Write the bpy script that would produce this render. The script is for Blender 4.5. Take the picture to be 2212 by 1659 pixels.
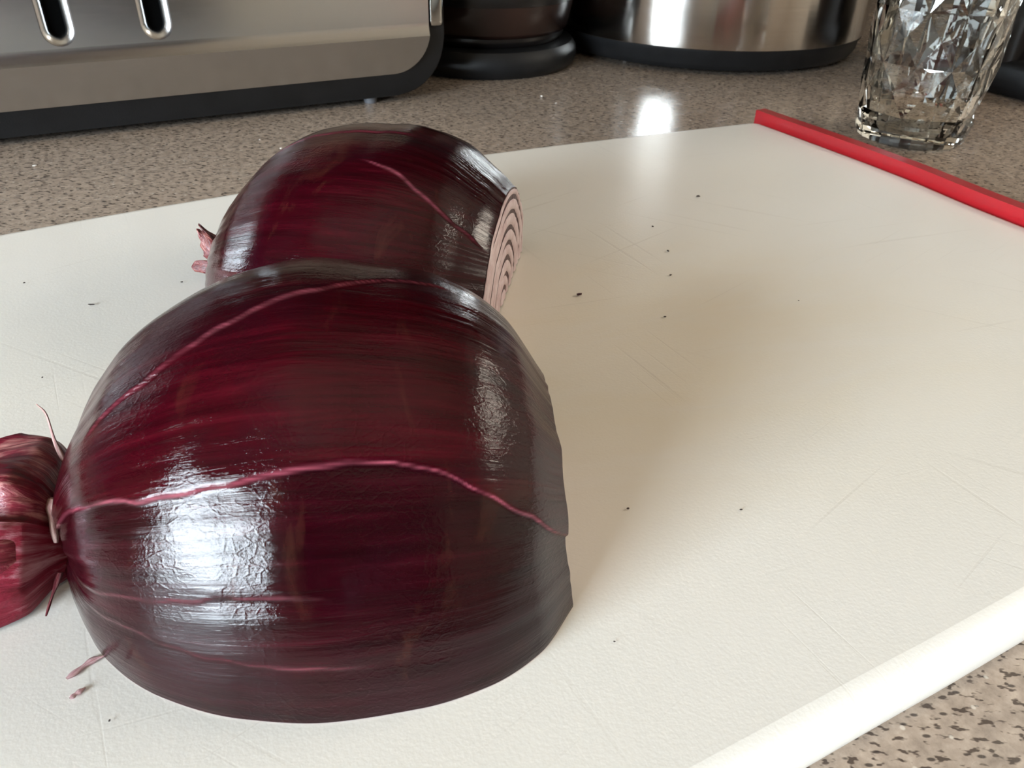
import bpy, bmesh, math, random
import numpy as np
from mathutils import Vector, Matrix

for o in list(bpy.data.objects): bpy.data.objects.remove(o)
SC = bpy.context.scene
COL = SC.collection
rad = math.radians

# ------------------------------------------------------------------ camera
CAM_H, PITCH, ROLL, FPX = .127, rad(34), rad(1.5), 1720.
fw = Vector((0, math.cos(PITCH), -math.sin(PITCH))); rt = Vector((1, 0, 0)); up = rt.cross(fw)
r2 = rt*math.cos(ROLL) + up*math.sin(ROLL); u2 = -rt*math.sin(ROLL) + up*math.cos(ROLL)
cam = bpy.data.cameras.new('camera'); cam.sensor_fit = 'HORIZONTAL'; cam.sensor_width = 36; cam.lens = FPX/2212*36
cam.clip_start = .005; cam.clip_end = 50
cam.dof.use_dof = True; cam.dof.focus_distance = .18; cam.dof.aperture_fstop = 64
camo = bpy.data.objects.new('camera', cam); COL.objects.link(camo)
M = Matrix((r2, u2, -fw)).transposed().to_4x4(); M.translation = Vector((0, 0, CAM_H)); camo.matrix_world = M
SC.camera = camo

# ------------------------------------------------------------------ world, exposure
w = bpy.data.worlds.new('world'); SC.world = w; w.use_nodes = True
w.node_tree.nodes['Background'].inputs[0].default_value = (.55, .62, .72, 1); w.node_tree.nodes['Background'].inputs[1].default_value = .3
vs = SC.view_settings; vs.view_transform = 'Standard'; vs.look = 'None'; vs.gamma = 1; vs.use_curve_mapping = False; vs.exposure = -.09

# the counter runs along E1, its wall lies towards E2
YAW = rad(29)
E1 = Vector((math.cos(YAW), math.sin(YAW), 0)); E2 = Vector((-math.sin(YAW), math.cos(YAW), 0)); EZ = Vector((0, 0, 1))
def W(a, b, z): return E1*a + E2*b + EZ*z
def area(name, loc, direction, sx, sy, radiance, col):
    l = bpy.data.lights.new(name, 'AREA'); l.shape = 'RECTANGLE'; l.size = sx; l.size_y = sy
    l.energy = radiance*math.pi*sx*sy; l.color = col
    o = bpy.data.objects.new(name, l); COL.objects.link(o)
    z = -direction.normalized(); y = EZ - z*EZ.dot(z); y.normalize(); x = y.cross(z)
    m = Matrix((x, y, z)).transposed().to_4x4(); m.translation = loc; o.matrix_world = m
    return o
# daylight of the big window in the left wall, of the window in the right wall
BIG = dict(e1=-1.27, e2=-.42, w=.80, z0=-.50, z1=.60)
WIN = dict(e1=1.50, e2=-.30, w=.92, z0=.66, z1=.92)
area('big_window_daylight', W(BIG['e1'], BIG['e2'], (BIG['z0']+BIG['z1'])/2), E1, BIG['w'], BIG['z1']-BIG['z0'], 62.0, (.76, .895, 1.0))
area('window_daylight', W(WIN['e1'], WIN['e2'], (WIN['z0']+WIN['z1'])/2), -E1, WIN['w'], WIN['z1']-WIN['z0'], 16.0, (1.0, .90, .76))

# ------------------------------------------------------------------ helpers
def tag(o, label=None, cat=None, group=None, kind=None):
    for k, v in (('label', label), ('category', cat), ('group', group), ('kind', kind)):
        if v: o[k] = v
    return o
def empty(name, loc=(0, 0, 0)):
    o = bpy.data.objects.new(name, None); o.location = loc; o.empty_display_size = .02; COL.objects.link(o); return o
def mesh(name, verts, faces, mat, parent=None, smooth=True, uvs=None, attrs=None):
    me = bpy.data.meshes.new(name); me.from_pydata([tuple(map(float, v)) for v in verts], [], [tuple(map(int, f)) for f in faces]); me.update()
    if uvs is not None:
        ul = me.uv_layers.new(name='UVMap'); idx = np.zeros(len(me.loops), dtype=np.int32); me.loops.foreach_get('vertex_index', idx)
        ul.data.foreach_set('uv', np.asarray(uvs, dtype=np.float32)[idx].ravel())
    for k, a in (attrs or {}).items():
        at = me.attributes.new(k, 'FLOAT', 'POINT'); at.data.foreach_set('value', np.asarray(a, dtype=np.float32).ravel())
    if mat: me.materials.append(mat)
    if smooth: me.polygons.foreach_set('use_smooth', [True]*len(me.polygons))
    o = bpy.data.objects.new(name, me); COL.objects.link(o)
    if parent:
        o.parent = parent; o.matrix_parent_inverse = Matrix.Translation(parent.location).inverted()
    return o
def bm_obj(name, bm, mat, parent=None, smooth=False, sharp=40):
    me = bpy.data.meshes.new(name); bmesh.ops.recalc_face_normals(bm, faces=bm.faces); bm.to_mesh(me); bm.free()
    if mat: me.materials.append(mat)
    if smooth:
        me.polygons.foreach_set('use_smooth', [True]*len(me.polygons)); me.set_sharp_from_angle(angle=rad(sharp))
    o = bpy.data.objects.new(name, me); COL.objects.link(o)
    if parent:
        o.parent = parent; o.matrix_parent_inverse = Matrix.Translation(parent.location).inverted()
    return o
def box_e(name, a0, a1, b0, b1, z0, z1, mat, parent=None, bevel=0, seg=2):
    bm = bmesh.new(); bmesh.ops.create_cube(bm, size=1)
    for v in bm.verts:
        v.co = W(a0+(v.co.x+.5)*(a1-a0), b0+(v.co.y+.5)*(b1-b0), z0+(v.co.z+.5)*(z1-z0))
    if bevel: bmesh.ops.bevel(bm, geom=bm.edges[:], offset=bevel, segments=seg, profile=.5, affect='EDGES')
    return bm_obj(name, bm, mat, parent, bool(bevel))
def lathe(name, prof, mat, centre, parent=None, n=96, sharp=35):
    bm = bmesh.new(); rings = []
    for (r, z) in prof:
        rings.append([bm.verts.new((centre[0]+r*math.cos(2*math.pi*i/n), centre[1]+r*math.sin(2*math.pi*i/n), centre[2]+z)) for i in range(n)] if r > 1e-6 else [bm.verts.new((centre[0], centre[1], centre[2]+z))])
    for A, B in zip(rings, rings[1:]):
        for i in range(n):
            j = (i+1) % n
            if len(A) == 1: bm.faces.new((A[0], B[i], B[j]))
            elif len(B) == 1: bm.faces.new((A[i], B[0], A[j]))
            else: bm.faces.new((A[i], B[i], B[j], A[j]))
    return bm_obj(name, bm, mat, parent, True, sharp)
_rng = np.random.default_rng(5)
_G = _rng.random((16, 64, 64))
def vn(x, y, seed=0):
    """smooth value noise in 0..1"""
    g = _G[seed % 16]; x = np.asarray(x, float)+seed*7.3; y = np.asarray(y, float)+seed*3.1
    xi = np.floor(x).astype(int); yi = np.floor(y).astype(int); fx = x-xi; fy = y-yi
    fx = fx*fx*(3-2*fx); fy = fy*fy*(3-2*fy); a = xi % 64; b = (xi+1) % 64; c = yi % 64; d = (yi+1) % 64
    return (g[a, c]*(1-fx)+g[b, c]*fx)*(1-fy)+(g[a, d]*(1-fx)+g[b, d]*fx)*fy
def sstep(a, b, x):
    t = np.clip((x-a)/(b-a), 0, 1); return t*t*(3-2*t)

# ------------------------------------------------------------------ materials
class NT:
    def __init__(s, name):
        s.m = bpy.data.materials.new(name); s.m.use_nodes = True; s.t = s.m.node_tree; s.p = s.t.nodes['Principled BSDF']
    def n(s, typ, **kw):
        nd = s.t.nodes.new(typ)
        for k, v in kw.items():
            if k.startswith('i_'): nd.inputs[k[2:].replace('_', ' ')].default_value = v
            else: setattr(nd, k, v)
        return nd
    def l(s, a, b): s.t.links.new(a, b)
    def math(s, op, a, b=None, c=None, clamp=False):
        nd = s.t.nodes.new('ShaderNodeMath'); nd.operation = op; nd.use_clamp = clamp
        for i, v in enumerate((a, b, c)):
            if v is None: continue
            if isinstance(v, (int, float)): nd.inputs[i].default_value = v
            else: s.l(v, nd.inputs[i])
        return nd.outputs[0]
    def ramp(s, fac, pts):
        nd = s.t.nodes.new('ShaderNodeValToRGB'); s.l(fac, nd.inputs[0]); cr = nd.color_ramp
        while len(cr.elements) < len(pts): cr.elements.new(.5)
        for e, (p, c) in zip(cr.elements, pts): e.position = p; e.color = (c if len(c) == 4 else (*c, 1)) if not isinstance(c, (int, float)) else (c, c, c, 1)
        return nd.outputs[0]
    def mix(s, fac, a, b, blend='MIX'):
        nd = s.t.nodes.new('ShaderNodeMix'); nd.data_type = 'RGBA'; nd.blend_type = blend
        for sock, v in ((nd.inputs[0], fac), (nd.inputs[6], a), (nd.inputs[7], b)):
            if isinstance(v, (int, float)): sock.default_value = v
            elif isinstance(v, tuple): sock.default_value = (*v, 1)
            else: s.l(v, sock)
        return nd.outputs[2]
    def coords(s, kind='Object', scale=(1, 1, 1), rot=(0, 0, 0), loc=(0, 0, 0)):
        tc = s.t.nodes.new('ShaderNodeTexCoord'); mp = s.t.nodes.new('ShaderNodeMapping')
        mp.inputs['Scale'].default_value = scale; mp.inputs['Rotation'].default_value = rot; mp.inputs['Location'].default_value = loc
        s.l(tc.outputs[kind], mp.inputs[0]); return mp.outputs[0]
    def rotscale(s, rot, scale, loc):
        a_ = s.coords(rot=(0, 0, rot)); mp = s.t.nodes.new('ShaderNodeMapping'); mp.inputs['Scale'].default_value = scale; mp.inputs['Location'].default_value = loc
        s.l(a_, mp.inputs[0]); return mp.outputs[0]
    def noise(s, vec, scale, detail=3, rough=.5, dist=0):
        nd = s.t.nodes.new('ShaderNodeTexNoise'); s.l(vec, nd.inputs['Vector'])
        nd.inputs['Scale'].default_value = scale; nd.inputs['Detail'].default_value = detail; nd.inputs['Roughness'].default_value = rough; nd.inputs['Distortion'].default_value = dist
        return nd.outputs[0]
    def voro(s, vec, scale, feature='F1', out='Distance', rnd=1):
        nd = s.t.nodes.new('ShaderNodeTexVoronoi'); nd.feature = feature; s.l(vec, nd.inputs['Vector']); nd.inputs['Scale'].default_value = scale; nd.inputs['Randomness'].default_value = rnd
        return nd.outputs[out]
    def bump(s, h, dist, strength=1, normal=None):
        nd = s.t.nodes.new('ShaderNodeBump'); s.l(h, nd.inputs['Height']); nd.inputs['Distance'].default_value = dist; nd.inputs['Strength'].default_value = strength
        if normal: s.l(normal, nd.inputs['Normal'])
        return nd.outputs[0]
    def set(s, **kw):
        for k, v in kw.items():
            sock = s.p.inputs[k.replace('_', ' ')]
            if isinstance(v, tuple): sock.default_value = (*v, 1) if len(v) == 3 and sock.type == 'RGBA' else v
            elif isinstance(v, (int, float)): sock.default_value = v
            else: s.l(v, sock)
        return s
def plain(name, col, rough=.5, metal=0., spec=.5, var=.12, scale=30, bump=0.):
    m = NT(name); v = m.coords(); n = m.noise(v, scale, 4)
    c = m.ramp(n, [(.3, tuple(x*(1-var) for x in col)), (.7, tuple(min(1, x*(1+var)) for x in col))])
    m.set(Base_Color=c, Roughness=rough, Metallic=metal, Specular_IOR_Level=spec)
    if bump: m.set(Normal=m.bump(m.noise(v, scale*20, 2), bump))
    return m.m

def mat_counter():
    m = NT('speckled_laminate'); v = m.coords(rot=(0, 0, -.6), scale=(1, 1, 1)); vs_ = m.coords(rot=(0, 0, .9), scale=(1, 2.2, 1))
    base = m.ramp(m.noise(v, 260, 4, .65), [(.25, (.19, .146, .114)), (.5, (.37, .29, .228)), (.78, (.56, .455, .365))])
    big = m.noise(v, 14, 3)
    base = m.mix(m.math('MULTIPLY', big, .35), base, (.40, .34, .29))
    dk = m.ramp(m.noise(vs_, 330, 2, .55), [(.56, 0.), (.63, 1.)])
    base = m.mix(m.math('MULTIPLY', dk, .92), base, (.055, .038, .030))
    vor = m.voro(vs_, 235, rnd=1); sp = m.ramp(vor, [(.13, 1.), (.22, 0.)])
    base = m.mix(m.math('MULTIPLY', sp, .85), base, (.03, .022, .02))
    vor2 = m.voro(m.coords(loc=(3.3, 1.7, 0)), 260); lt = m.ramp(vor2, [(.08, 1.), (.15, 0.)])
    base = m.mix(m.math('MULTIPLY', lt, .6), base, (.72, .66, .58))
    m.set(Base_Color=base, Roughness=m.ramp(m.noise(v, 90, 2), [(.3, .17), (.7, .30)]), Specular_IOR_Level=.5)
    m.set(Normal=m.bump(m.noise(v, 700, 2), .00012, .35)); return m.m
def mat_board():
    m = NT('scored_white_plastic'); v = m.coords()
    base = m.ramp(m.noise(v, 9, 3), [(.3, (.80, .775, .715)), (.7, (.84, .82, .775))])
    # tan patch: part food stain, part painted onion shadow, ragged and streaky
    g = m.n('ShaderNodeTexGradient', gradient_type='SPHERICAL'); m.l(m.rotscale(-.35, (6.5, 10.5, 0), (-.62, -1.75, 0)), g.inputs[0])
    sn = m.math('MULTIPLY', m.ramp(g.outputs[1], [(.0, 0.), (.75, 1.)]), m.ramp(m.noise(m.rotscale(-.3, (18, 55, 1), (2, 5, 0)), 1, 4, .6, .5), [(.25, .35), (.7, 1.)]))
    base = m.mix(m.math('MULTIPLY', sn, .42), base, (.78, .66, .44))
    hs = None; cols = base
    for ang, sx, sy, lo, hi, k, seed in ((.45, 9, 420, .735, .80, .16, 1.), (1.05, 12, 520, .74, .80, .13, 4.), (-.35, 8, 420, .75, .80, .12, 8.), (-.75, 12, 600, .75, .80, .18, 11.)):
        vv = m.rotscale(ang, (sx, sy, 1), (seed, seed*2.3, 0))
        ln = m.ramp(m.noise(vv, 1, 2, .4, .15), [(lo-.07, 0.), (hi-.07, 1.)])
        mask = m.ramp(m.noise(m.coords(loc=(seed, 0, 0)), 16, 2), [(.45, 0.), (.62, 1.)])
        ln = m.math('MULTIPLY', ln, mask)
        cols = m.mix(m.math('MULTIPLY', ln, k), cols, (.42, .37, .30))
        hs = ln if hs is None else m.math('MAXIMUM', hs, ln)
    pit = m.noise(v, 1300, 2)
    n1 = m.bump(pit, .0001, .3)
    n2 = m.bump(m.math('MULTIPLY', hs, -1.), .0001, .2, n1)
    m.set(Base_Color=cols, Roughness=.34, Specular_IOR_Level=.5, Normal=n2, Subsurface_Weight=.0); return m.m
def mat_onion(name, seed=0., brown=.5):
    m = NT(name); uv = lambda sx, sy, o=0.: m.coords('UV', (sx, sy, 1), loc=(seed+o, seed*1.7+o, seed))
    edge = m.n('ShaderNodeAttribute', attribute_name='edge').outputs['Fac']; lay = m.n('ShaderNodeAttribute', attribute_name='layer').outputs['Fac']
    st = m.noise(uv(70, 3), 1, 4, .6, .4); pa = m.noise(uv(9, 5, 3.), 1, 4, .6, .6); fine = m.noise(uv(240, 9), 1, 3, .6)
    deep = m.ramp(st, [(.3, (.007, .0005, .0013)), (.55, (.015, .0006, .0022)), (.8, (.030, .002, .005))])
    crim = m.ramp(st, [(.3, (.014, .0003, .0016)), (.55, (.030, .0004, .0028)), (.8, (.058, .002, .006))])
    c = m.mix(lay, deep, crim)
    c = m.mix(m.math('MULTIPLY', m.ramp(pa, [(.50, 0.), (.66, 1.)]), .55), c, (.016, .0015, .004))
    br = m.ramp(m.noise(uv(7, 9, 9.), 1, 4, .65, .8), [(.58, 0.), (.80, 1.)])
    c = m.mix(m.math('MULTIPLY', br, brown), c, (.10, .035, .018))
    e2 = m.math('MULTIPLY', edge, m.ramp(fine, [(.25, .35), (.6, 1.)]))
    c = m.mix(e2, c, (.33, .070, .10))
    # crinkled thin skin: long creases, fine net of wrinkles, lumps
    crease = m.noise(uv(110, 4, 5.), 1, 5, .65, .6)
    net = m.voro(uv(95, 40, 2.), 1, 'DISTANCE_TO_EDGE')
    netr = m.ramp(net, [(0., 0.), (.12, 1.)])
    msk = m.ramp(m.noise(uv(6, 5, 7.), 1, 2), [(.42, .05), (.66, 1.)])
    n1 = m.bump(m.noise(uv(12, 8), 1, 2), .0006, .15)
    n2 = m.bump(crease, .00030, .38, n1)
    n3 = m.bump(m.math('MULTIPLY', m.noise(uv(260, 110, 3.), 1, 3, .7), msk), .00020, .55, n2)
    n4 = m.bump(m.math('MULTIPLY', netr, msk), .00007, .42, n3)
    ro = m.ramp(m.noise(uv(16, 7, 1.), 1, 4, .6), [(.3, .05), (.7, .13)])
    m.set(Base_Color=c, Roughness=ro, Specular_IOR_Level=.28, Normal=n4); return m.m
def mat_paper(name, c0, c1, c2, sx=40, trans=.25):
    m = NT(name); uv = m.coords('UV', (sx, 2.5, 1)); st = m.noise(uv, 1, 5, .65, .5); pt = m.noise(m.coords('UV', (5, 4, 1)), 1, 3)
    c = m.ramp(m.math('ADD', m.math('MULTIPLY', st, .65), m.math('MULTIPLY', pt, .35)), [(.36, c0), (.5, c1), (.66, c2)])
    m.set(Base_Color=c, Roughness=.38, Specular_IOR_Level=.5, Subsurface_Weight=.0, Normal=m.bump(st, .0008, .6)); return m.m
def mat_flesh():
    m = NT('onion_flesh'); v = m.coords(); n = m.noise(v, 260, 3)
    m.set(Base_Color=m.ramp(n, [(.3, (.52, .37, .39)), (.65, (.66, .54, .56))]), Roughness=.38, Subsurface_Weight=0., Normal=m.bump(m.noise(v, 900, 2), .0002, .5)); m.p.inputs['Subsurface Radius'].default_value = (1, .5, .5); return m.m
def mat_steel(name, col=(.52, .50, .48), rough=.24, stretch=(1, 1, 60), aniso=0., amt=.06):
    m = NT(name); v = m.coords(scale=stretch); n = m.noise(v, 14, 4, .6)
    m.set(Base_Color=m.ramp(n, [(.3, tuple(x*.97 for x in col)), (.7, col)]), Metallic=1., Roughness=m.ramp(n, [(.3, rough-amt), (.7, rough+amt)]), Anisotropic=aniso)
    if aniso:
        tn = m.n('ShaderNodeTangent', direction_type='RADIAL', axis='Z'); m.l(tn.outputs[0], m.p.inputs['Tangent']); m.p.inputs['Anisotropic Rotation'].default_value = .25
    return m.m

MAT = dict(
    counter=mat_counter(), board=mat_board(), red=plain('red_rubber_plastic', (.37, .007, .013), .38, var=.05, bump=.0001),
    skin1=mat_onion('red_onion_skin', 0., .22), skin2=mat_onion('red_onion_skin_back', 4.3, .25), flesh=mat_flesh(),
    membrane=plain('purple_membrane', (.045, .006, .012), .4, var=.3, scale=300), base_flesh=plain('cut_flesh', (.75, .6, .6), .4),
    paper=mat_paper('papery_neck_skin', (.05, .002, .008), (.17, .008, .022), (.50, .22, .20)),
    paper2=mat_paper('papery_flap_skin', (.13, .004, .015), (.24, .013, .035), (.58, .30, .34), 22),
    paper3=mat_paper('brownish_tuft_skin', (.05, .006, .007), (.13, .018, .018), (.30, .10, .08), 20),
    wisp=mat_paper('pale_wisp', (.30, .10, .10), (.55, .33, .30), (.75, .60, .52), 8),
    steel=mat_steel('brushed_toaster_steel', (.48, .485, .49), .24, (5, 5, 60), 0., .010), chrome=mat_steel('chrome', (.62, .62, .60), .10, amt=.03),
    potsteel=mat_steel('brushed_pot_steel', (.52, .49, .46), .17, (1, 1, 90), .85, .02),
    black=plain('black_plastic', (.006, .006, .0065), .45, spec=.28, var=.2, scale=80, bump=.00008), gloss_black=plain('glossy_black', (.005, .004, .004), .28),
    hole=plain('dark_slot_inside', (.002, .002, .002), .9, spec=.0), brown_glass=plain('dark_brown_glass', (.016, .007, .005), .24, var=.3),
    rubber=plain('grey_rubber', (.10, .10, .11), .5), wall=plain('painted_wall', (.62, .50, .37), .8, scale=4), darkwall=plain('dark_backsplash', (.012, .011, .011), .5),
    ceil=plain('ceiling_paint', (.37, .295, .21), .9, scale=4), floor=plain('wood_floor', (.20, .13, .085), .45, scale=6), cab=plain('dark_cabinet', (.055, .028, .018), .4, scale=12),
    frame=plain('white_frame', (.75, .75, .74), .5), blind=plain('vinyl_blind', (.72, .72, .72), .6), crumb=plain('dark_crumb', (.05, .035, .03), .7), pale=plain('pale_crumb', (.7, .65, .6), .6))
gm = NT('clear_glass'); gm.set(Base_Color=(.97, .985, .965), Transmission_Weight=1., Roughness=.01, IOR=1.5); MAT['glass'] = gm.m

# ------------------------------------------------------------------ the room
ST = dict(kind='structure')
tag(box_e('floor', -1.35, 1.6, -2.6, .75, -.95, -.91, MAT['floor']), **ST)
tag(box_e('ceiling', -1.35, 1.6, -2.6, .75, 1.55, 1.6, MAT['ceil']), **ST)
tag(box_e('wall_back', -1.35, 1.6, .70, .75, -.91, 1.55, MAT['darkwall']), **ST)
tag(box_e('wall_front', -1.35, 1.6, -2.65, -2.6, -.91, 1.55, MAT['wall']), **ST)
tag(box_e('dark_reflection_block', -1.3, .15, -2.6, -2.1, -.91, 1.30, MAT['cab'], bevel=.005), **ST)  # unseen, added as a dark mass for the onion skin to mirror
tag(box_e('wall_left', -1.35, -1.30, -2.6, .70, -.91, 1.55, MAT['wall']), **ST)
tag(box_e('wall_right', 1.55, 1.6, -2.6, .70, -.91, 1.55, MAT['wall']), **ST)
tag(box_e('counter_top', -1.3, 1.55, -.06, .70, -.035, 0, MAT['counter'], bevel=.003), **ST)
tag(box_e('base_cabinet', -1.28, 1.54, .0, .70, -.91, -.035, MAT['cab']), **ST)
tag(box_e('upper_light_blocker', -1.3, 1.3, .38, .70, .50, 1.35, MAT['cab'], bevel=.004), **ST)  # unseen, added to keep overhead light off the back of the counter
# big window (left) with vertical blind slats; smaller window (right)
d1 = empty('window_1', W(-1.30, BIG['e2'], BIG['z0'])); tag(d1, 'big window with vertical blinds in the left wall', 'window', kind='structure')
a, b = BIG['e2']-BIG['w']/2, BIG['e2']+BIG['w']/2
for (b0, b1, z0, z1) in ((a-.05, a, BIG['z0']-.05, BIG['z1']+.05), (b, b+.05, BIG['z0']-.05, BIG['z1']+.05), (a, b, BIG['z1'], BIG['z1']+.05), (a, b, BIG['z0']-.05, BIG['z0'])):
    box_e('window_frame', -1.30, -1.24, b0, b1, z0, z1, MAT['frame'], d1)
for i in range(6):
    y = a+.07+i*(b-a-.14)/5
    box_e('blind_slat', -1.235, -1.232, y-.012, y+.012, BIG['z0'], BIG['z1'], MAT['blind'], d1)
w2 = empty('window_2', W(1.55, WIN['e2'], WIN['z0'])); tag(w2, 'window with white frame in the right wall', 'window', kind='structure')
a, b = WIN['e2']-WIN['w']/2, WIN['e2']+WIN['w']/2
for (b0, b1, z0, z1) in ((a-.05, a, WIN['z0']-.05, WIN['z1']+.05), (b, b+.05, WIN['z0']-.05, WIN['z1']+.05), (a, b, WIN['z1'], WIN['z1']+.05), (a, b, WIN['z0']-.05, WIN['z0'])):
    box_e('window_frame', 1.47, 1.55, b0, b1, z0, z1, MAT['frame'], w2)

# ------------------------------------------------------------------ cutting board
T = .012
def bez(pts, n):
    """Catmull-Rom through points"""
    P = [np.array(p) for p in pts]; P = [2*P[0]-P[1]]+P+[2*P[-1]-P[-2]]; out = []
    for i in range(1, len(P)-2):
        for t in np.linspace(0, 1, n, endpoint=False):
            out.append(.5*((2*P[i])+(-P[i-1]+P[i+1])*t+(2*P[i-1]-5*P[i]+4*P[i+1]-P[i+2])*t*t+(-P[i-1]+3*P[i]-3*P[i+1]+P[i+2])*t**3))
    out.append(P[-2]); return out
BD = np.array((math.cos(rad(28.4)), math.sin(rad(28.4)))); BN = np.array((-BD[1], BD[0]))
far = bez([(-.262, .196), (-.1806, .2587), (-.1073, .3063), (-.0148, .3603), (.1240, .4238)], 8)
right = bez([(.1240, .4238), (.1455, .3870), (.1710, .3412), (.1925, .2950), (.2520, .1840)], 8)
near = bez([(.2520, .1840), (.0968, .0983), (.0492, .0726), (-.1270, -.0225)], 8)
left = bez([(-.1270, -.0225), (-.262, .196)], 8)
def rounded(poly, r, n=6):
    out = []
    for k in range(len(poly)):
        A, B = poly[k], poly[(k+1) % len(poly)]          # side k; round the corner at its end
        out += [q for q in A[1:-1] if min(np.linalg.norm(q-A[0]), np.linalg.norm(q-A[-1])) > r*1.15]
        p = A[-1]; d0 = A[-2]-p; d0 = d0/np.linalg.norm(d0)*r; d1_ = B[1]-p; d1_ = d1_/np.linalg.norm(d1_)*r
        for t in np.linspace(0, math.pi/2, n+3): out.append(p+d0+d1_-d1_*math.cos(t)-d0*math.sin(t))
    return out
outline = np.array(rounded([far, right, near, left], .0078))          # clockwise
def ring_normals(P):
    t = np.roll(P, -1, 0)-np.roll(P, 1, 0); t /= np.linalg.norm(t, axis=1)[:, None]+1e-12
    return np.stack([-t[:, 1], t[:, 0]], 1)
nrm = ring_normals(outline)
if ((outline-outline.mean(0))*nrm).sum() < 0: nrm = -nrm
verts, faces = [], []; N = len(outline); R0 = .0058
prof = [(R0*(1-math.sin(x)), .006-R0*math.cos(x)) for x in np.linspace(0, math.pi, 13)]
for ins, z in prof:
    verts += [(*(outline[i]-nrm[i]*ins), z) for i in range(N)]
for k in range(len(prof)-1):
    for i in range(N):
        j = (i+1) % N; faces.append((k*N+i, k*N+j, (k+1)*N+j, (k+1)*N+i))
board = empty('cutting_board', (0.05, .22, 0)); tag(board, 'white plastic cutting board with red grip edges lying on the speckled counter', 'cutting board')
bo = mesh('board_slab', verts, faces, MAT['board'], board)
cap = [(*(outline[i]-nrm[i]*R0), .006+R0) for i in range(N)]; cap2 = [(x, y, .006-R0) for x, y, z in cap]
fan = [(i, N, (i+1) % N) for i in range(N)]; cm = outline.mean(0)          # outline runs clockwise
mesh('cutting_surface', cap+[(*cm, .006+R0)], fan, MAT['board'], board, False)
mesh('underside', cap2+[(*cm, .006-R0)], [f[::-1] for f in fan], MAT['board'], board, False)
def grip(path, width, z0, z1):
    """raised red grip strip along an end of the board, inner edge on the path"""
    P = np.array(path); n = ring_normals(P); n[0] = n[1]; n[-1] = n[-2]
    if ((P-outline.mean(0))*n).sum() < 0: n = -n
    bm = bmesh.new(); rows = []
    for i in range(len(P)):
        q = P[i]; o_ = q+n[i]*width
        rows.append([bm.verts.new(v) for v in ((*q, z0), (*q, z1), (*o_, z1), (*o_, z0))])
    for A, B in zip(rows, rows[1:]):
        for k in range(4): bm.faces.new((A[k], A[(k+1) % 4], B[(k+1) % 4], B[k]))
    bm.faces.new(rows[0]); bm.faces.new(rows[-1][::-1])
    bmesh.ops.bevel(bm, geom=[e for e in bm.edges if len(e.link_faces) == 2 and e.calc_face_angle(0) > .6], offset=.0007, segments=2, affect='EDGES')
    g = bm_obj('grip_edge', bm, MAT['red'], board, True); g['label'] = 'red raised grip edge'; return g
grip(np.array(right)-np.array([.0012, .0006]), .0062, .0, T+.0048)
grip(np.array(left)+np.array([.001, .0005]), .0062, .0, T+.0048)

# ------------------------------------------------------------------ onions
S_ = np.array([0, .04, .12, .25, .4, .55, .7, .82, .92, 1.])
def pchip(x, y, q):
    h = np.diff(x); d = np.diff(y)/h; m = np.zeros_like(y)
    for i in range(1, len(x)-1):
        if d[i-1]*d[i] > 0:
            w1 = 2*h[i]+h[i-1]; w2_ = h[i]+2*h[i-1]; m[i] = (w1+w2_)/(w1/d[i-1]+w2_/d[i])
    m[0] = d[0]; m[-1] = d[-1]
    i = np.clip(np.searchsorted(x, q)-1, 0, len(x)-2); t = (q-x[i])/h[i]
    return (2*t**3-3*t**2+1)*y[i]+(t**3-2*t**2+t)*h[i]*m[i]+(-2*t**3+3*t**2)*y[i+1]+(t**3-t**2)*h[i]*m[i+1]
class Onion:
    def __init__(s, v): s.x0, s.y0, s.yaw, s.L, s.kz, s.a, s.b, s.e = v[:8]; s.R = np.array(v[8:])
    def local(s, X, Y, Z):
        c, q = math.cos(s.yaw), math.sin(s.yaw)
        return np.stack([s.x0+c*X-q*Y, s.y0+q*X+c*Y, T+.0003+Z], -1)
    def grid(s, sv, th):
        rr = pchip(S_, s.R, sv); ct, st = np.cos(th), np.sin(th)
        Y = rr[:, None]*(np.sign(ct)*np.abs(ct)**s.e)[None]; Z = rr[:, None]*(np.abs(st)**s.e*s.kz)[None]
        X = sv[:, None]*s.L+(sv[:, None]**4)*(s.a*Z+s.b*Y)
        return s.local(X, Y, Z)
def gridfaces(nu, nv):
    i, j = np.meshgrid(np.arange(nu-1), np.arange(nv-1), indexing='ij'); a = i*nv+j
    return np.stack([a, a+nv, a+nv+1, a+1], -1).reshape(-1, 4)
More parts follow.
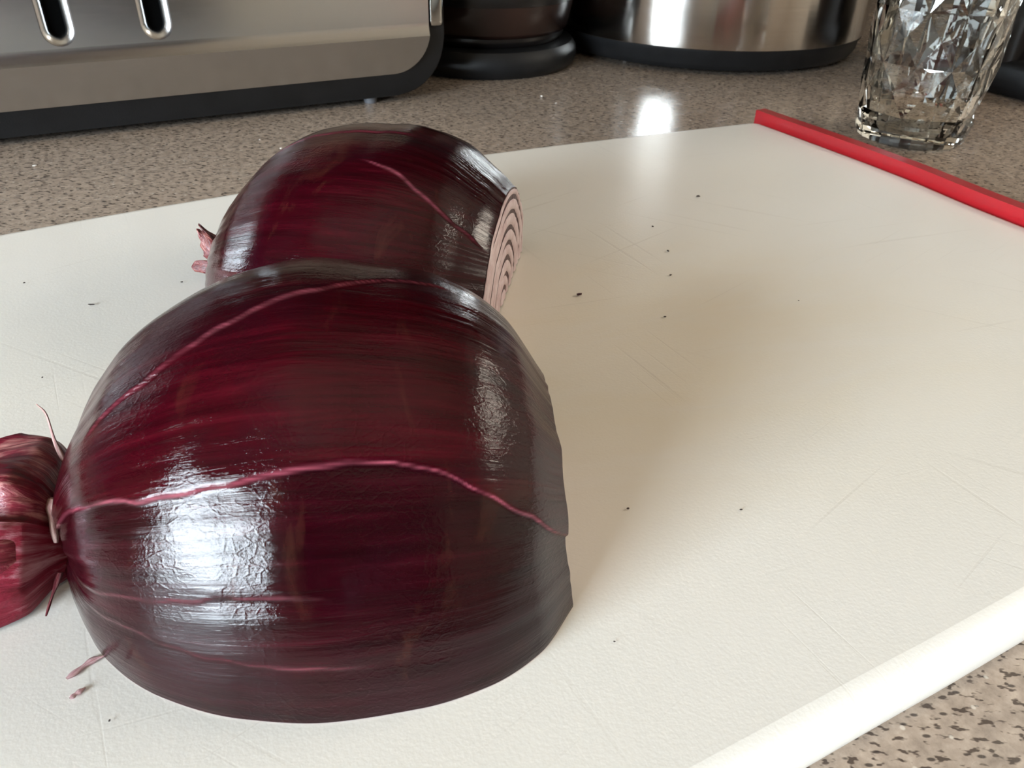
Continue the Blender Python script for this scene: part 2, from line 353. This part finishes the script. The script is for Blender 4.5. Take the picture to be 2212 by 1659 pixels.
def make_onion(v, label, skin_mat, curves, seed, crimson, recess, nu=340, nt=360):
    O = Onion(v); root = empty('red_onion_half', tuple(O.local(np.array(O.L/2), np.array(0.), np.array(-.0003)))); tag(root, label, 'onion', 'trimmed red onion halves on the board')
    sv = .5-.5*np.cos(np.linspace(0, np.pi, nu)); sv = .5*sv+.5*np.linspace(0, 1, nu); th = np.linspace(0, np.pi, nt)
    P = O.grid(sv, th); S2, H2 = np.meshgrid(sv, th/np.pi, indexing='ij')
    Nn = np.cross(np.gradient(P, axis=1), np.gradient(P, axis=0)); Nn /= np.linalg.norm(Nn, axis=-1, keepdims=True)+1e-12
    Nn *= np.sign(((P-P.mean((0, 1)))*Nn).sum(-1)).mean() if abs(np.sign(((P-P.mean((0, 1)))*Nn).sum(-1)).mean()) > .99 else np.sign(((P-P.mean((0, 1)))*Nn).sum(-1))[..., None]
    ends = np.exp(-(S2/.16)**2)+.6*np.exp(-((1-S2)/.10)**2)
    disp = .0004*(vn(H2*15, S2*1.6, seed)-.5)*(1+2.2*ends)+.00016*(vn(H2*52, S2*2.4, seed+1)-.5)*(1+2*ends)+.0011*(vn(H2*4, S2*4, seed+2)-.5)
    edge = np.zeros_like(S2); lay = np.full_like(S2, crimson)
    for (pts, s0, s1, strength, wid, step, dl) in curves:
        pts = np.array(pts); c = np.interp(sv, pts[:, 0], pts[:, 1])[:, None]
        c = c+.006*(vn(S2*26, S2*0+seed, seed+3)-.5)
        d = H2-c; win = sstep(s0-.03, s0+.03, S2)*(1-sstep(s1-.03, s1+.03, S2))
        wd = wid*(.5+1.0*vn(S2*13, S2*0, seed+5))
        rg = np.exp(-(d/wd)**2)*win
        edge = np.maximum(edge, rg*strength*(.15+1.2*vn(S2*22, H2*260, seed+4)))
        disp += .0002*rg*strength + step*(1-sstep(-.004, .004, d))*win
        lay = lay+dl*(1-sstep(-.003, .003, d))*win
    # tatters of drier skin close to the trimmed end
    P = P+Nn*disp[..., None]; P[..., 2] = np.maximum(P[..., 2], T+.0002); P[:, 0, 2] = P[:, -1, 2] = T+.0002
    skin = mesh('skin', P.reshape(-1, 3), gridfaces(nu, nt), skin_mat, root, True, np.stack([H2, S2], -1).reshape(-1, 2), dict(edge=np.clip(edge, 0, 1), layer=np.clip(lay, 0, 1)))
    # flat cut side that lies on the board
    low = np.concatenate([P[:, 0], P[::-1, -1]]); low = low.copy(); low[:, 2] = T+.0001
    mesh('cut_side', low[::4], [tuple(range(len(low[::4])))], MAT['base_flesh'], root, False)
    # trimmed end: nested layers with purple membranes between
    B = P[-1][::4]; nb = len(B); Cc = O.local(np.array(O.L), np.array(-.002), np.array(0.)); Cc[2] = T+.0002
    nface = np.array((math.cos(O.yaw), math.sin(O.yaw), 0.))
    mesh('membrane', np.concatenate([B-nface*(recess+.00025), [Cc-nface*(recess+.00025)]]), [(i, i+1, nb) for i in range(nb-1)], MAT['membrane'], root, False)
    fr = [.985, .90, .775, .64, .505, .37, .235, .11, .0]
    ang = np.linspace(0, 1, nb)
    for k in range(len(fr)-1):
        wob = lambda f, q: f*(1+.03*(vn(ang*7, ang*0+q, seed+6)-.5)) if f < .98 else f+0*ang
        fo = wob(fr[k], k)-(.004 if k else 0); fi = wob(fr[k+1], k+1)+(.026+.022*vn(ang*6, ang*0+k, seed+7) if fr[k+1] > 0 else 0)
        rows = []
        for t, h in ((0, -.0003), (.08, .0), (.5, .0002), (.92, .0), (1, -.0003)):
            f_ = fo+(fi-fo)*t; rows.append(Cc+(B-Cc)*f_[:, None]+nface*(h+.00015*(k % 2)-recess))
        R_ = np.concatenate(rows); R_[:, 2] = np.maximum(R_[:, 2], T+.0002)
        mesh('onion_layer', R_, gridfaces(5, nb), MAT['flesh'], root, True)
    return O, root
L1 = [(0, .735), (.102, .739), (.261, .749), (.388, .746), (.503, .739), (.612, .732), (.687, .732), (.744, .739), (.801, .753), (.864, .776), (.922, .796), (1, .842)]
L2 = [(0, .66), (.15, .64), (.247, .612), (.358, .575), (.445, .548), (.503, .532), (.555, .522), (.612, .502), (.687, .478), (.744, .472), (1, .44)]
L3 = [(0, .87), (.144, .866), (.275, .86), (.414, .853), (.503, .856), (.7, .87), (1, .88)]
L4 = [(0, .89), (.238, .906), (.363, .92), (.476, .93), (1, .95)]
v1 = [-0.0825, 0.1117, 0.128, 0.091, 1.1988, -0.0625, -0.0349, 0.9954, 0.0112, 0.0178, 0.0283, 0.0375, 0.0426, 0.0445, 0.0435, 0.0406, 0.0349, 0.0254]
v2 = [-0.0925, 0.2293, -0.1352, 0.0898, 0.8951, 0.0153, 0.0233, 0.9818, 0.008, 0.0185, 0.0314, 0.0435, 0.0508, 0.0531, 0.0526, 0.0493, 0.0423, 0.0366]
O1, on1 = make_onion(v1, 'red onion half with a flared papery neck, lying in front of the other half', MAT['skin1'],
    [(L1, -.1, 1.1, .62, .0019, .0006, .95), (L2, .16, .80, .36, .0022, .0004, -.45), (L3, .02, .55, .24, .0015, .0002, 0), (L4, .12, .62, .24, .0015, .0002, 0)], 0, .0, .0009)
O2, on2 = make_onion(v2, 'red onion half showing its ringed trimmed end, lying behind the other half', MAT['skin2'],
    [([(0, .56), (.353, .582), (.571, .592), (.725, .625), (.856, .672), (.935, .696), (1, .72)], .62, .97, .35, .0018, .0005, -.25), ([(0, .5), (.5, .50), (1, .5)], .25, .7, .25, .003, .0003, -.2), ([(0, .83), (.342, .833), (.581, .836), (1, .85)], .2, .7, .2, .004, .0003, 0)], 3, .62, -.0004)

def paper_collar(name, O, root, mat, prof_, seed, th0, th1, ragged, folds, nt=150, nx=50, lift=0.):
    """prof_: (distance out along the axis, radius across, radius up)"""
    p = np.array(prof_); t = np.linspace(0, 1, nx); th = np.linspace(th0, th1, nt); TT, HH = np.meshgrid(t, th, indexing='ij')
    xe = p[-1, 0]*(1-ragged*vn(HH*3.2, HH*0, seed)-.35*ragged*vn(HH*13, HH*0, seed+1)); X = TT*xe
    ry = pchip(p[:, 0], p[:, 1], np.clip(X, 0, p[-1, 0])); rz = pchip(p[:, 0], p[:, 2], np.clip(X, 0, p[-1, 0]))
    k = 1+TT*(.13*np.sin(HH*folds+seed)+.10*(vn(HH*7, TT*2, seed+2)-.5)+.04*(vn(HH*26, TT*3, seed+3)-.5))
    Y = np.cos(HH)*ry*k; Z = np.sin(HH)*rz*k+lift*TT
    P = O.local(-X+.0012, Y, np.maximum(Z, .0004))
    o = mesh(name, P.reshape(-1, 3), gridfaces(nx, nt), mat, root, True, np.stack([HH/np.pi, TT], -1).reshape(-1, 2))
    sm = o.modifiers.new('thickness', 'SOLIDIFY'); sm.thickness = .00025; return o
def wisp(name, root, pts, width, mat):
    P = bez(pts, 6); n = len(P); V = []; 
    for i, q in enumerate(P):
        t = i/(n-1); w_ = width*(1-.75*t)*(1+.25*math.sin(9*t)); q = np.array(q)
        V += [q+np.array((w_, 0, 0)), q+np.array((0, -w_*.5, .3*w_)), q-np.array((w_, 0, 0)), q+np.array((0, w_*.4, -.2*w_))]
    F = [(a*4+k, a*4+(k+1) % 4, a*4+4+(k+1) % 4, a*4+4+k) for a in range(n-1) for k in range(4)]
    return mesh(name, V, F, mat, root, True, [(k/4, i/(n)) for i in range(n) for k in range(4)])
nk = paper_collar('papery_neck', O1, on1, MAT['paper'], [(0, .0088, .0100), (.0025, .0088, .0105), (.0050, .0150, .0165), (.009, .0180, .0192), (.015, .0185, .0185), (.026, .0175, .0165)], 2, .0, math.pi, .45, 7)
fl = paper_collar('papery_flap', O1, on1, MAT['paper2'], [(0, .0088, .009), (.003, .0120, .0112), (.0055, .0182, .0168), (.016, .0218, .0200), (.026, .0225, .0190)], 5, math.pi*.68, math.pi, .12, 5)
def lp(O, X, Y, Z): return tuple(O.local(np.array(float(X)), np.array(float(Y)), np.array(float(Z))))
wisp('dry_wisp', on1, [lp(O1, -.001, .004, .014), lp(O1, -.0022, .005, .020), lp(O1, -.0025, .006, .026), lp(O1, -.0035, .006, .0285)], .0006, MAT['wisp'])
wisp('dry_wisp', on1, [lp(O1, .000, -.0125, .004), lp(O1, -.001, -.0155, .0015), lp(O1, -.001, -.0195, .0006)], .0006, MAT['paper'])
def fl_at(X, fr_): 
    ry_, rz_ = np.interp(X, [0, .003, .006, .016, .026], [.0088, .0120, .0182, .0218, .0225]), np.interp(X, [0, .003, .0055, .016, .026], [.009, .0112, .0168, .0200, .0190])
    return lp(O1, -X, math.cos(fr_*math.pi)*ry_*1.10, math.sin(fr_*math.pi)*rz_*1.10)
wisp('skin_crack', fl, [fl_at(.0075, .70), fl_at(.0085, .735), fl_at(.0100, .765)], .0005, MAT['wisp'])
wisp('skin_crack', fl, [fl_at(.0100, .765), fl_at(.0092, .80), fl_at(.0080, .815)], .0005, MAT['wisp'])
wisp('skin_crack', fl, [fl_at(.0100, .765), fl_at(.0125, .785), fl_at(.0140, .82)], .0005, MAT['wisp'])
wisp('root_scrap', on1, [lp(O1, -.0015, -.003, .0135), lp(O1, -.0012, -.0065, .0118), lp(O1, -.0005, -.0095, .0085)], .0016, MAT['wisp'])
paper_collar('papery_neck', O2, on2, MAT['paper3'], [(0, .0075, .010), (.002, .0065, .0125), (.006, .006, .0160), (.011, .006, .019)], 9, math.pi*.42, math.pi*.95, .55, 6, 60, 20)

# ------------------------------------------------------------------ toaster
toaster = empty('toaster', W(0, .55, 0)); tag(toaster, 'brushed steel toaster with black base and vertical slots at the back of the counter', 'toaster')
FP = .4567; TL, TR = -.240, .191
def rrect(a0, a1, z0, z1, r, n=8, top=True):
    pts = []
    for (ca, cz, q) in ((a1-r, z0+r, -90), (a1-r, z1-r, 0), (a0+r, z1-r, 90), (a0+r, z0+r, 180)):
        for k in range(n+1):
            an = rad(q+90*k/n); pts.append((ca+r*math.cos(an), cz+r*math.sin(an)))
    return pts
def slab(name, pts, b0, b1, mat, parent, bevel=0.):
    bm = bmesh.new(); A = [bm.verts.new(W(a, b0, z)) for a, z in pts]; B = [bm.verts.new(W(a, b1, z)) for a, z in pts]
    bm.faces.new(A); bm.faces.new(B[::-1]); n = len(pts); es = []
    for i in range(n): bm.faces.new((A[i], B[i], B[(i+1) % n], A[(i+1) % n]))
    if bevel:
        bm.edges.ensure_lookup_table(); es = [e for e in bm.edges if (e.verts[0] in A and e.verts[1] in A)]
        bmesh.ops.bevel(bm, geom=es, offset=bevel, segments=4, profile=.5, affect='EDGES')
    return bm_obj(name, bm, mat, parent, True, 30)
slab('base_frame', rrect(TL-.011, TR+.0113, .004, .080, .030), FP+.001, FP+.0035, MAT['black'], toaster, .001)
slab('base_tub', rrect(TL-.011, TR+.0113, .004, .080, .030), FP+.0035, FP+.19, MAT['black'], toaster)
slab('body', rrect(TL+.001, TR-.001, .017, .195, .022), FP+.016, FP+.188, MAT['steel'], toaster)
# front panel: lower part leans out to a crease, vents are pressed inwards
slots = (-.083, -.0400, .0035, .0470)
CR = .0365; CU = .0432
def capsule(c, w_, z0, z1, n=10):
    pts = []
    for k in range(n+1): an = math.pi+math.pi*k/n; pts.append((c+w_*math.cos(an), z0+w_+w_*math.sin(an)))
    for k in range(n+1): an = math.pi*k/n; pts.append((c+w_*math.cos(an), z1-w_+w_*math.sin(an)))
    return pts
bm = bmesh.new()
full = rrect(TL, TR, .0163, .195, .021, 10)
upper = [(a_, z) for a_, z in full if z > CU]
i0 = max(range(len(upper)), key=lambda i: upper[i][0]-10*upper[i][1])
# order the upper outline starting on the crease right end, counter-clockwise
upper.sort(key=lambda p: math.atan2(p[1]-.11, p[0]-(TL+TR)/2)); 
upper = [(TR, CU)]+[p for p in upper if p[0] > -.02 and p[1] < .11]+[p for p in upper if p[1] >= .11]+[p for p in upper if p[0] <= -.02 and p[1] < .11]+[(TL, CU)]
lowpts = [(a_, z) for a_, z in full if z < CR]
rlow = sorted([p for p in lowpts if p[0] > 0], key=lambda p: -p[1]); llow = sorted([p for p in lowpts if p[0] <= 0], key=lambda p: p[1])
edges = []
def loop(pts, b):
    vs_ = [bm.verts.new(W(a_, b, z)) for a_, z in pts]; return vs_, [bm.edges.new((vs_[i], vs_[(i+1) % len(vs_)])) for i in range(len(vs_))]
uv_, ue = loop(upper, FP-.0035); edges += ue; rims = []
for c in slots:
    v_, e_ = loop(capsule(c, .0074, .0440, .150), FP-.0035); edges += e_; rims.append((c, v_))
bmesh.ops.triangle_fill(bm, use_beauty=True, use_dissolve=False, edges=edges)
for c, v_ in rims:
    prev = v_
    for w_, dz, dep in ((.0068, .0006, .0001), (.0060, .0014, .0005), (.0051, .0023, .0012), (.0042, .0032, .0022), (.0036, .0038, .0034), (.0034, .0040, .0042)):
        cur = [bm.verts.new(W(a_, FP-.0035+dep, z)) for a_, z in capsule(c, w_, .0440+dz, .150-dz)]
        for i in range(len(cur)):
            f_ = bm.faces.new((prev[i], prev[(i+1) % len(cur)], cur[(i+1) % len(cur)], cur[i])); f_.smooth = True
        prev = cur
rowz = [(CU-(CU-CR)*t, FP-.0035-.0013*t*t) for t in np.linspace(0, 1, 7)]; pr = None
for z, dep in rowz:
    cur = [bm.verts.new(W(TL, dep, z)), bm.verts.new(W(TR, dep, z))]
    if pr: f_ = bm.faces.new((pr[0], pr[1], cur[1], cur[0])); f_.smooth = True
    pr = cur
panel = bm_obj('front_panel', bm, MAT['steel'], toaster)
lo = [(TR, CR)]+rlow+llow+[(TL, CR)]
lv = [W(a_, FP-.0048+.0050*((CR-z)/(CR-.0163)), z) for a_, z in lo]
bm = bmesh.new(); fv = [bm.verts.new(p_) for p_ in lv]; bm.faces.new(fv)
for i in range(len(fv)-1):      # return edge to the frame
    q0 = bm.verts.new(fv[i].co+E2*.005); q1 = bm.verts.new(fv[i+1].co+E2*.005); bm.faces.new((fv[i], fv[i+1], q1, q0))
bm_obj('lower_panel', bm, MAT['steel'], toaster)
for c in slots:
    slab('vent_dark', capsule(c, .0039, .0475, .1465), FP+.0004, FP+.0009, MAT['hole'], panel)
# chrome corner trims
for a_ in (TR+.0005, TL-.0105):
    box_e('corner_trim', a_, a_+.0098, FP-.0030, FP+.012, .0402, .185, MAT['chrome'], toaster, .0032, 4)
slab('top_rim', rrect(TL-.010, TR+.010, .183, .203, .009), FP-.002, FP+.19, MAT['chrome'], toaster, .004)
for b0 in (FP+.045, FP+.115): box_e('bread_slot', TL+.05, TR-.05, b0, b0+.032, .2028, .2034, MAT['hole'], toaster)
for a_ in (.157, -.205):
    for b0 in (FP+.004, FP+.165): lathe('foot', [(0, 0), (.0035, 0), (.004, .002), (.0035, .0052), (0, .0052)], MAT['rubber'], W(a_, b0+.004, 0), toaster, 20)

# ------------------------------------------------------------------ electric cooker pot
PC = (.1430, .6905, 0)
pot = empty('electric_cooker', PC); tag(pot, 'brushed steel electric cooker pot on a black base beside the jar', 'cooker')
lathe('base', [(0, .0015), (.108, .0015), (.1165, .003), (.1190, .007), (.1195, .012), (.1215, .0150), (.1215, .018), (0, .018)], MAT['black'], PC, pot, 160)
lathe('body', [(0, .0155), (.1205, .0155), (.1222, .0170), (.1225, .022), (.1225, .215), (.1215, .219), (0, .219)], MAT['potsteel'], PC, pot, 200)
lathe('rim', [(.1, .2185), (.1215, .2185), (.1235, .221), (.1235, .229), (.1215, .233), (.1, .233)], MAT['black'], PC, pot, 120)
pot_lid = lathe('lid', [(0, .262), (.03, .261), (.08, .253), (.115, .240), (.121, .232), (0, .232)], MAT['gloss_black'], PC, pot, 120)
lathe('lid_knob', [(0, .287), (.018, .286), (.022, .281), (.02, .272), (.012, .26), (0, .26)], MAT['black'], PC, pot_lid, 60)
for i in range(4):
    an = i*math.pi/2+.5
    lathe('foot', [(0, 0), (.006, 0), (.0065, .0018), (0, .0018)], MAT['rubber'], (PC[0]+.098*math.cos(an), PC[1]+.098*math.sin(an), 0), pot, 20)

# ------------------------------------------------------------------ dark round appliance between toaster and cooker
KC = (.2700*E1.x+.541*E2.x, .2700*E1.y+.541*E2.y, 0)
ket = empty('round_appliance', KC); tag(ket, 'dark round appliance on a black base between the toaster and the cooker', 'appliance')
lathe('power_base', [(0, 0), (.061, 0), (.0640, .0025), (.0655, .007), (.0650, .0125), (.062, .0165), (.056, .0175), (0, .0175)], MAT['black'], KC, ket, 120)
lathe('bottom_ring', [(0, .0172), (.052, .0172), (.0545, .019), (.0555, .0215), (.0555, .0235), (0, .0235)], MAT['gloss_black'], KC, ket, 120)
lathe('body', [(0, .0236), (.0560, .0236), (.0580, .026), (.0610, .040), (.0605, .060), (.058, .085), (.054, .13), (.051, .16), (0, .16)], MAT['brown_glass'], KC, ket, 120, 60)
lathe('waist_band', [(.058, .0430), (.0615, .0430), (.0619, .0455), (.0619, .0520), (.0612, .0545), (.058, .0545)], MAT['gloss_black'], KC, ket, 120)
lathe('lid', [(0, .178), (.02, .177), (.05, .170), (.057, .163), (.057, .158), (0, .158)], MAT['black'], KC, ket, 80)
hb = W(0, 0, 0); bm = bmesh.new(); hp = [(.056, .150), (.080, .156), (.100, .148), (.106, .120), (.103, .080), (.085, .055), (.068, .050)]
rows = []
for (d_, z) in bez(hp, 6):
    c_ = Vector(KC)+E2*d_*1.0+EZ*z
    rows.append([bm.verts.new(c_+E1*(.011*math.cos(t))+EZ*(.006*math.sin(t))) for t in np.linspace(0, 2*math.pi, 12, endpoint=False)])
for A, B in zip(rows, rows[1:]):
    for k in range(12): bm.faces.new((A[k], A[(k+1) % 12], B[(k+1) % 12], B[k]))
bm_obj('handle', bm, MAT['black'], ket, True)

# ------------------------------------------------------------------ quilted glass jar
JC = (.2125, .4395, 0)
jar = empty('quilted_jar', JC); tag(jar, 'clear quilted glass jar standing beside the red grip edge of the board', 'jar')
def jr(z): return float(np.interp(z, [0, .0015, .006, .016, .028, .06, .105], [.0240, .0268, .0285, .0300, .0315, .0338, .0348]))
bm = bmesh.new(); NC = 6; CH = .050; z_lo = .016; cells = {}
def jp(k, z, d): 
    an = 2*math.pi*k/NC+.419; rr_ = jr(z)-d; return (JC[0]+rr_*math.cos(an), JC[1]+rr_*math.sin(an), z)
memo = {}
def jv(k, z, d):
    key = (round((k % NC)*48), round(z*1e5))
    if key not in memo: memo[key] = bm.verts.new(jp(k, z, d))
    return memo[key]
def dia(k, zc, zmin, zmax):
    h = CH/2; half = .5
    pts = [(k+half, zc, 0.), (k+half/2, zc+h/2, .0007), (k, zc+h, 0.), (k-half/2, zc+h/2, .0007), (k-half, zc, 0.), (k-half/2, zc-h/2, .0007), (k, zc-h, 0.), (k+half/2, zc-h/2, .0007)]
    for i in range(8):
        A, B = pts[i], pts[(i+1) % 8]
        if A[1] < zmin-1e-6 or A[1] > zmax+1e-6 or B[1] < zmin-1e-6 or B[1] > zmax+1e-6: continue
        Cn = (k, zc, .0022); Mk = ((A[0]+B[0]+2*k)/4, (A[1]+B[1]+2*zc)/4)
        Mv = bm.verts.new(jp(Mk[0], Mk[1], .0019)); tri = (jv(*Cn), jv(*A), jv(*B))
        for q in range(3): bm.faces.new((tri[q], tri[(q+1) % 3], Mv))
zmax = z_lo+CH*1.5
for r_ in range(4):
    zc = z_lo+CH/2*r_
    for k in range(NC): dia(k+(.5 if r_ % 2 else 0), zc, z_lo, zmax)
# stitch the patterned band to smooth foot and shoulder
def boundary(z):
    return sorted([(k/48, v) for (k, zz), v in memo.items() if zz == round(z*1e5)], key=lambda t: t[0])
NS = NC*4
def smooth_ring(z, r=None, n=NS):
    return [bm.verts.new((JC[0]+(r if r is not None else jr(z))*math.cos(2*math.pi*(i/4)/NC+.419), JC[1]+(r if r is not None else jr(z))*math.sin(2*math.pi*(i/4)/NC+.419), z)) for i in range(n)]
def stitch_bound(z, ring):
    b = boundary(z); m = len(b); step = NS//m
    for i in range(m):
        k0 = round(b[i][0]*4); A, B = b[i][1], b[(i+1) % m][1]
        idx = [(k0+q) % NS for q in range(step+1)]
        for q in range(step):
            bm.faces.new((A, ring[idx[q]], ring[idx[q+1]])) if q < step/2 else bm.faces.new((B, ring[idx[q]], ring[idx[q+1]]))
            if q == step//2-1 or step == 1: bm.faces.new((A, ring[idx[q+1]], B)) if step > 1 else bm.faces.new((A, ring[idx[1]], B))
def bridge(A, B):
    n = len(A)
    for i in range(n): bm.faces.new((A[i], A[(i+1) % n], B[(i+1) % n], B[i]))
r0 = smooth_ring(.0125); stitch_bound(z_lo, r0)
prev = r0
for z, r in ((.009, None), (.006, None), (.0035, .0280), (.0015, .0268), (.0004, .0252), (.0002, .0235), (.0012, .0215), (.0018, .012)):
    cur = smooth_ring(z, r); bridge(prev, cur); prev = cur
c0 = bm.verts.new((JC[0], JC[1], .0020))
for i in range(NS): bm.faces.new((prev[i], prev[(i+1) % NS], c0))
t0 = smooth_ring(zmax+.004); stitch_bound(zmax, t0); prev = t0
for z, r in ((.098, .0345), (.103, .0330), (.106, .0305), (.118, .0305), (.1185, .0300), (.1185, .0285), (.118, .0278), (.104, .0280), (.098, .0308), (.06, .0300), (.028, .0276), (.016, .0258), (.010, .0235), (.0072, .019), (.0060, .010)):
    cur = smooth_ring(z, r); bridge(prev, cur); prev = cur
c1 = bm.verts.new((JC[0], JC[1], .0057))
for i in range(NS): bm.faces.new((prev[i], prev[(i+1) % NS], c1))
jo = bm_obj('jar_glass', bm, MAT['glass'], jar, True, 3.5)
# black appliance at the end of the counter, only its edge shows behind the jar
bx = Vector((.322, .515, 0)); A0 = bx.dot(E1); B0 = bx.dot(E2)
ap = empty('black_appliance', (bx.x+.08, bx.y+.06, 0)); tag(ap, 'black countertop appliance behind the quilted jar', 'appliance')
box_e('housing', A0, A0+.16, B0+.02, B0+.095, .004, .30, MAT['gloss_black'], ap, .012, 4)
box_e('drip_base', A0-.001, A0+.162, B0-.008, B0+.1, .0, .022, MAT['black'], ap, .006, 3)

# ------------------------------------------------------------------ small things on board and counter
random.seed(4)
def crumb(name, xy, z, size, mat, label, group, stretch=1., ang=0., parent=None):
    bm = bmesh.new(); bmesh.ops.create_icosphere(bm, subdivisions=1, radius=size)
    for v_ in bm.verts:
        k = random.uniform(.7, 1.2); x, y, q = v_.co; x *= stretch*k; y *= k; q *= .5*k
        v_.co = (xy[0]+x*math.cos(ang)-y*math.sin(ang), xy[1]+x*math.sin(ang)+y*math.cos(ang), z+q+size*.5)
    return tag(bm_obj(name, bm, mat), label, 'crumb', group)
GB = 'crumbs on the cutting board'
for (x, y, sz, st_, an) in ((-.1248, .2064, .00045, 2.8, .1), (-.1514, .219, .0004, 1, 0), (-.1199, .1677, .0003, 1, 0), (.0528, .2552, .00045, 1.4, 2.), (.0508, .2363, .00045, 1.2, 1.), (.0503, .2765, .0005, 1.2, 2.2), (.0449, .2082, .0004, 1.2, 0),
        (.0728, .3086, .0006, 1.5, .2), (.0251, .1247, .0003, 1.5, .4), (.0191, .0906, .0002, 1.2, 0), (.0883, .2208, .0003, 1, 0), (.049, .1252, .00025, 1.6, .5), (-.0617, .0731, .0002, 1.2, 1.5), (-.1039, .2224, .0004, 1, .3)):
    lab = ('long thin dark crumb on the board beside the back onion half' if st_ > 2 else 'largest dark crumb on the open board before the red grip edge' if sz == .0006
           else 'tiny dark crumb on the board at the root side of the onions' if x < -.09 else 'tiny dark speck on the board in front of the neck scraps' if x < -.05
           else 'tiny dark crumb on the open board beyond the ringed onion end' if y > .18 else 'tiny dark speck on the board between the front onion half and the near edge')
    crumb('crumb', (x, y), T, sz, MAT['crumb'], lab, GB, st_, an)
crumb('crumb', (.020, .2207), T, .0008, MAT['membrane'], 'reddish brown crumb on the board beside the ringed onion end', None, 1.3, .4)
LW = 'tiny pale crumb on the speckled counter'; GW = 'pale crumbs on the counter'
for (x, y, sz) in ((.0765, .6170, .0016), (-.2226, .357, .0010), (-.118, .392, .0007), (.0135, .5050, .0008), (.022, .4900, .0007), (-.132, .405, .0005), (-.02, .38, .0008)):
    crumb('crumb', (x, y), 0, sz, MAT['pale'], LW, GW, 1.2, 1.)
# two wet scraps of red skin by the neck
def scrap(pts, width, label):
    P = bez(pts, 7); n = len(P); V = []; F = []
    for i, q in enumerate(P):
        t = i/(n-1); d = np.array(P[min(i+1, n-1)])-np.array(P[max(i-1, 0)]); d = d/np.linalg.norm(d); nn = np.array((-d[1], d[0])); ww = width*math.sin(math.pi*min(1, .08+t*.92))**.7*(1+.3*math.sin(11*t))
        q = np.array(q); zz = T+.0001
        V += [(*(q+nn*ww), zz), (*(q+nn*ww*.3), zz+.00030), (*(q-nn*ww*.4), zz+.00030), (*(q-nn*ww), zz)]
    F = [(a_*4+k, a_*4+k+1, a_*4+5+k, a_*4+4+k) for a_ in range(n-1) for k in range(3)]+[(a_*4+3, a_*4, a_*4+4, a_*4+7) for a_ in range(n-1)]
    return tag(mesh('onion_skin_scrap', V, F, MAT['scrap'], None, True, [(k/4, i/n) for i in range(n) for k in range(4)]), label, 'onion skin')
MAT['scrap'] = mat_paper('wet_pink_scrap', (.55, .22, .27), (.68, .42, .44), (.78, .62, .62), 6)
scrap([(-.0719, .0803), (-.0706, .0822), (-.0693, .0840), (-.0676, .0848)], .0007, 'long pink scrap of onion skin on the board under the neck')
scrap([(-.0696, .0767), (-.0690, .0777), (-.0680, .0787)], .00055, 'short pink scrap of onion skin on the board under the neck')
